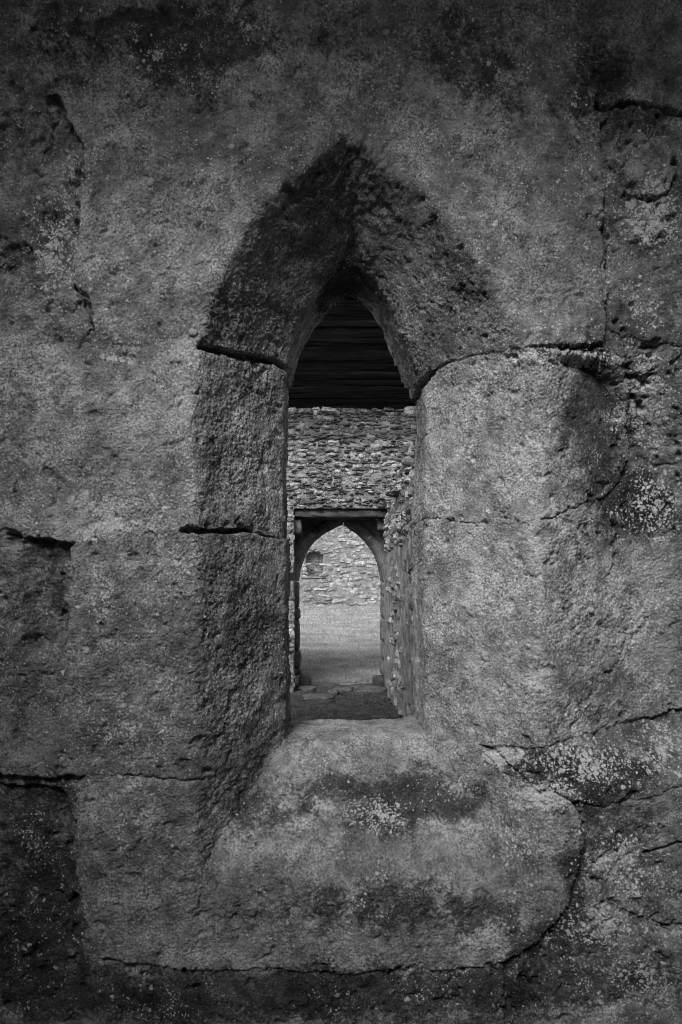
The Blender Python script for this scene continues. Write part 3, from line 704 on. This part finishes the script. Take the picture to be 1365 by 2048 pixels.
link('roof_covering', mesh('roof_covering', [(-3.9, q0[0], q0[1]), (3.7, q0[0], q0[1]), (3.7, q1[0], q1[1]), (-3.9, q1[0], q1[1])] + [(x, y, z + .08) for x, y, z in [(-3.9, q0[0], q0[1]), (3.7, q0[0], q0[1]), (3.7, q1[0], q1[1]), (-3.9, q1[0], q1[1])]],
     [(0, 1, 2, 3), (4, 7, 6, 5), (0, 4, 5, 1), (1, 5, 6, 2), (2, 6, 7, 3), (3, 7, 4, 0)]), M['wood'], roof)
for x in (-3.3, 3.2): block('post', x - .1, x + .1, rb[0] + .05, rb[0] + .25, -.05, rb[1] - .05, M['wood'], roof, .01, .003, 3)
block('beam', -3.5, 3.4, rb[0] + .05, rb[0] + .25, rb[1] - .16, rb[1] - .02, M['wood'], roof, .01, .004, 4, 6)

# ------------------------------------------------------------------ far courtyard wall
YW = 35.0; cw = tag(empty('courtyard_wall', (0, YW, 0)), 'pale sunlit rubble wall across the lawn, framed by the arched doorway', 'wall', kind='thing')
NX0, NX1, NZ0, NZ1 = -.67, .16, EYE + .17, EYE + 1.38
def niche(u, v):
    cx = (NX0 + NX1) / 2; hw = (NX1 - NX0) / 2; zt = NZ1 - .30; e = np.where(v > zt, np.sqrt(((u - cx) / hw) ** 2 + ((v - zt) / .30) ** 2) - 1, np.abs(u - cx) / hw - 1)
    return (e < 0) & (v > NZ0)
def cwf(U, V):
    P = np.stack([U, np.full(U.shape, YW), V], 1); P[:, 1] -= .05 * fbm(P, .5, 3, 51); P[:, 1] += np.where(niche(U, V), .55, 0); return P
us = np.unique(np.concatenate([np.linspace(-15, -2, 80), np.linspace(-2, 4, 180), np.linspace(4, 16, 70)])); vz = np.linspace(-.1, 6.0, 170)
sheet_grid('mortar', us, vz, cwf, M['mortar_far'], cw)
box('wall_core', -15, 16, YW + .66, YW + 1.1, -.1, 5.95, M['mortar_far'], cw)
r = random.Random(13)
lst = courses(-6, 8, .05, 5.9, .11, .24, .25, .75, r)
a = [s for s in lst if not niche(np.array([s[0]]), np.array([s[1]]))[0]]
rubble(cw, 'stone', a, lambda u, v: ((u, YW + .03, v), 0), M['rubble_far'], .085, lambda u, v: -1.1 < u < 3.2 and v < 4.3, r, 'rubble_fill', 290, .24)
b = [s for s in courses(NX0, NX1, NZ0, NZ1, .10, .18, .15, .4, r) if niche(np.array([s[0]]), np.array([s[1]]))[0]]
rubble(cw, 'niche_stone', b, lambda u, v: ((u, YW + .56, v), 0), M['frame'], .06, lambda u, v: True, r, 'niche_fill', 60, .1)
block('niche_sill', NX0 - .25, NX1 + .1, YW - .10, YW + .3, NZ0 - .09, NZ0, M['rubble_far'], cw, .02, .01, 8)

# ------------------------------------------------------------------ grass, gravel, threshold
def grass():
    n = 70000; t = np.random.rand(n); y = 9.5 / (1 - t * (1 - 9.5 / 34.8)); xw = np.random.uniform(-.10, .15, n) * y
    wf = np.random.rand(n) < .06; y = np.where(wf, 34.9 - np.random.rand(n) ** 2 * .5, y); xw = np.where(wf, np.random.uniform(-2.5, 4.5, n), xw)
    h = np.random.uniform(.012, .035, n) * (1 + (y - 9) * .03) * np.where(wf, 2.2, 1); a = np.random.rand(n) * 6.28; wd = np.random.uniform(.003, .007, n) * (1 + (y - 9) * .10)
    B = np.stack([xw, y, np.full(n, -.02)], 1); d = np.stack([np.cos(a), np.sin(a), 0 * a], 1) * wd[:, None]
    tip = B + np.stack([np.random.uniform(-.02, .02, n), np.random.uniform(-.02, .02, n), h + .02], 1)
    V = np.stack([B - d, B + d, tip], 1).reshape(-1, 3)
    tag(link('grass', mesh('grass', V, np.arange(3 * n).reshape(-1, 3)), M['grass']), 'short mown courtyard grass beyond the doorway', 'grass', kind='stuff')
grass()
def gravel():
    r = random.Random(3); vs, fs = [], []
    for _ in range(2600):
        y = r.uniform(5.6, 9.0); x = r.uniform(-.6, .82); s = r.uniform(.004, .018) * (1.6 if x > .45 and r.random() < .5 else 1); b0 = len(vs)
        for q in ((1, 0, 0), (0, 1, 0), (-1, 0, 0), (0, -1, 0), (0, 0, 1)): vs.append((x + s * (q[0] + r.uniform(-.3, .3)), y + s * (q[1] + r.uniform(-.3, .3)), .004 + s * .8 * q[2]))
        fs += [(b0, b0 + 1, b0 + 4), (b0 + 1, b0 + 2, b0 + 4), (b0 + 2, b0 + 3, b0 + 4), (b0 + 3, b0, b0 + 4)]
    tag(link('gravel', mesh('gravel', vs, fs), M['gravel']), 'loose grit and gravel on the passage floor', 'gravel', kind='stuff')
gravel()
for k, (x0, x1, y0, y1, h, lb) in enumerate(((-.26, -.05, 8.72, 8.98, .035, 'pale flat slab at the left foot of the doorway'), (-.20, .16, 8.1, 8.38, .03, 'long cracked threshold slab nearest the window'),
        (.17, .40, 8.7, 8.95, .022, 'worn slab in the middle of the threshold'), (.42, .80, 8.62, 8.92, .04, 'raised slab at the right foot of the doorway'), (.10, .22, 8.45, 8.58, .05, 'small loose stone lying on the threshold'))):
    o = block('threshold_slab', x0, x1, y0, y1, -.02, h, M['slab'], None, .03, .012, 60 + k, 4); tag(o, lb, 'slab', 'slabs of the threshold', 'thing')

# small dark sprig on the passage wall
sp = tag(empty('sprig', (PXW - .02, 6.55, EYE + .52)), 'small dark sprig rooted in the passage wall', 'plant')
for k, (dy, dz, ln, an) in enumerate(((0, .05, .07, .4), (.0, .0, .10, -1.2), (-.06, .02, .09, .2), (.03, -.05, .09, -1.9), (-.03, -.03, .07, -.7))):
    vs = [(0, 0, 0), (-.03, ln * .5, .02), (-.035, ln, 0), (-.03, ln * .5, -.02)]
    o = link('leaf', mesh('leaf', vs, [(0, 1, 2, 3)]), M['leaf'], sp, (PXW - .03, 6.55 + dy, EYE + .52 + dz)); o.rotation_euler = (an, 0, 0)
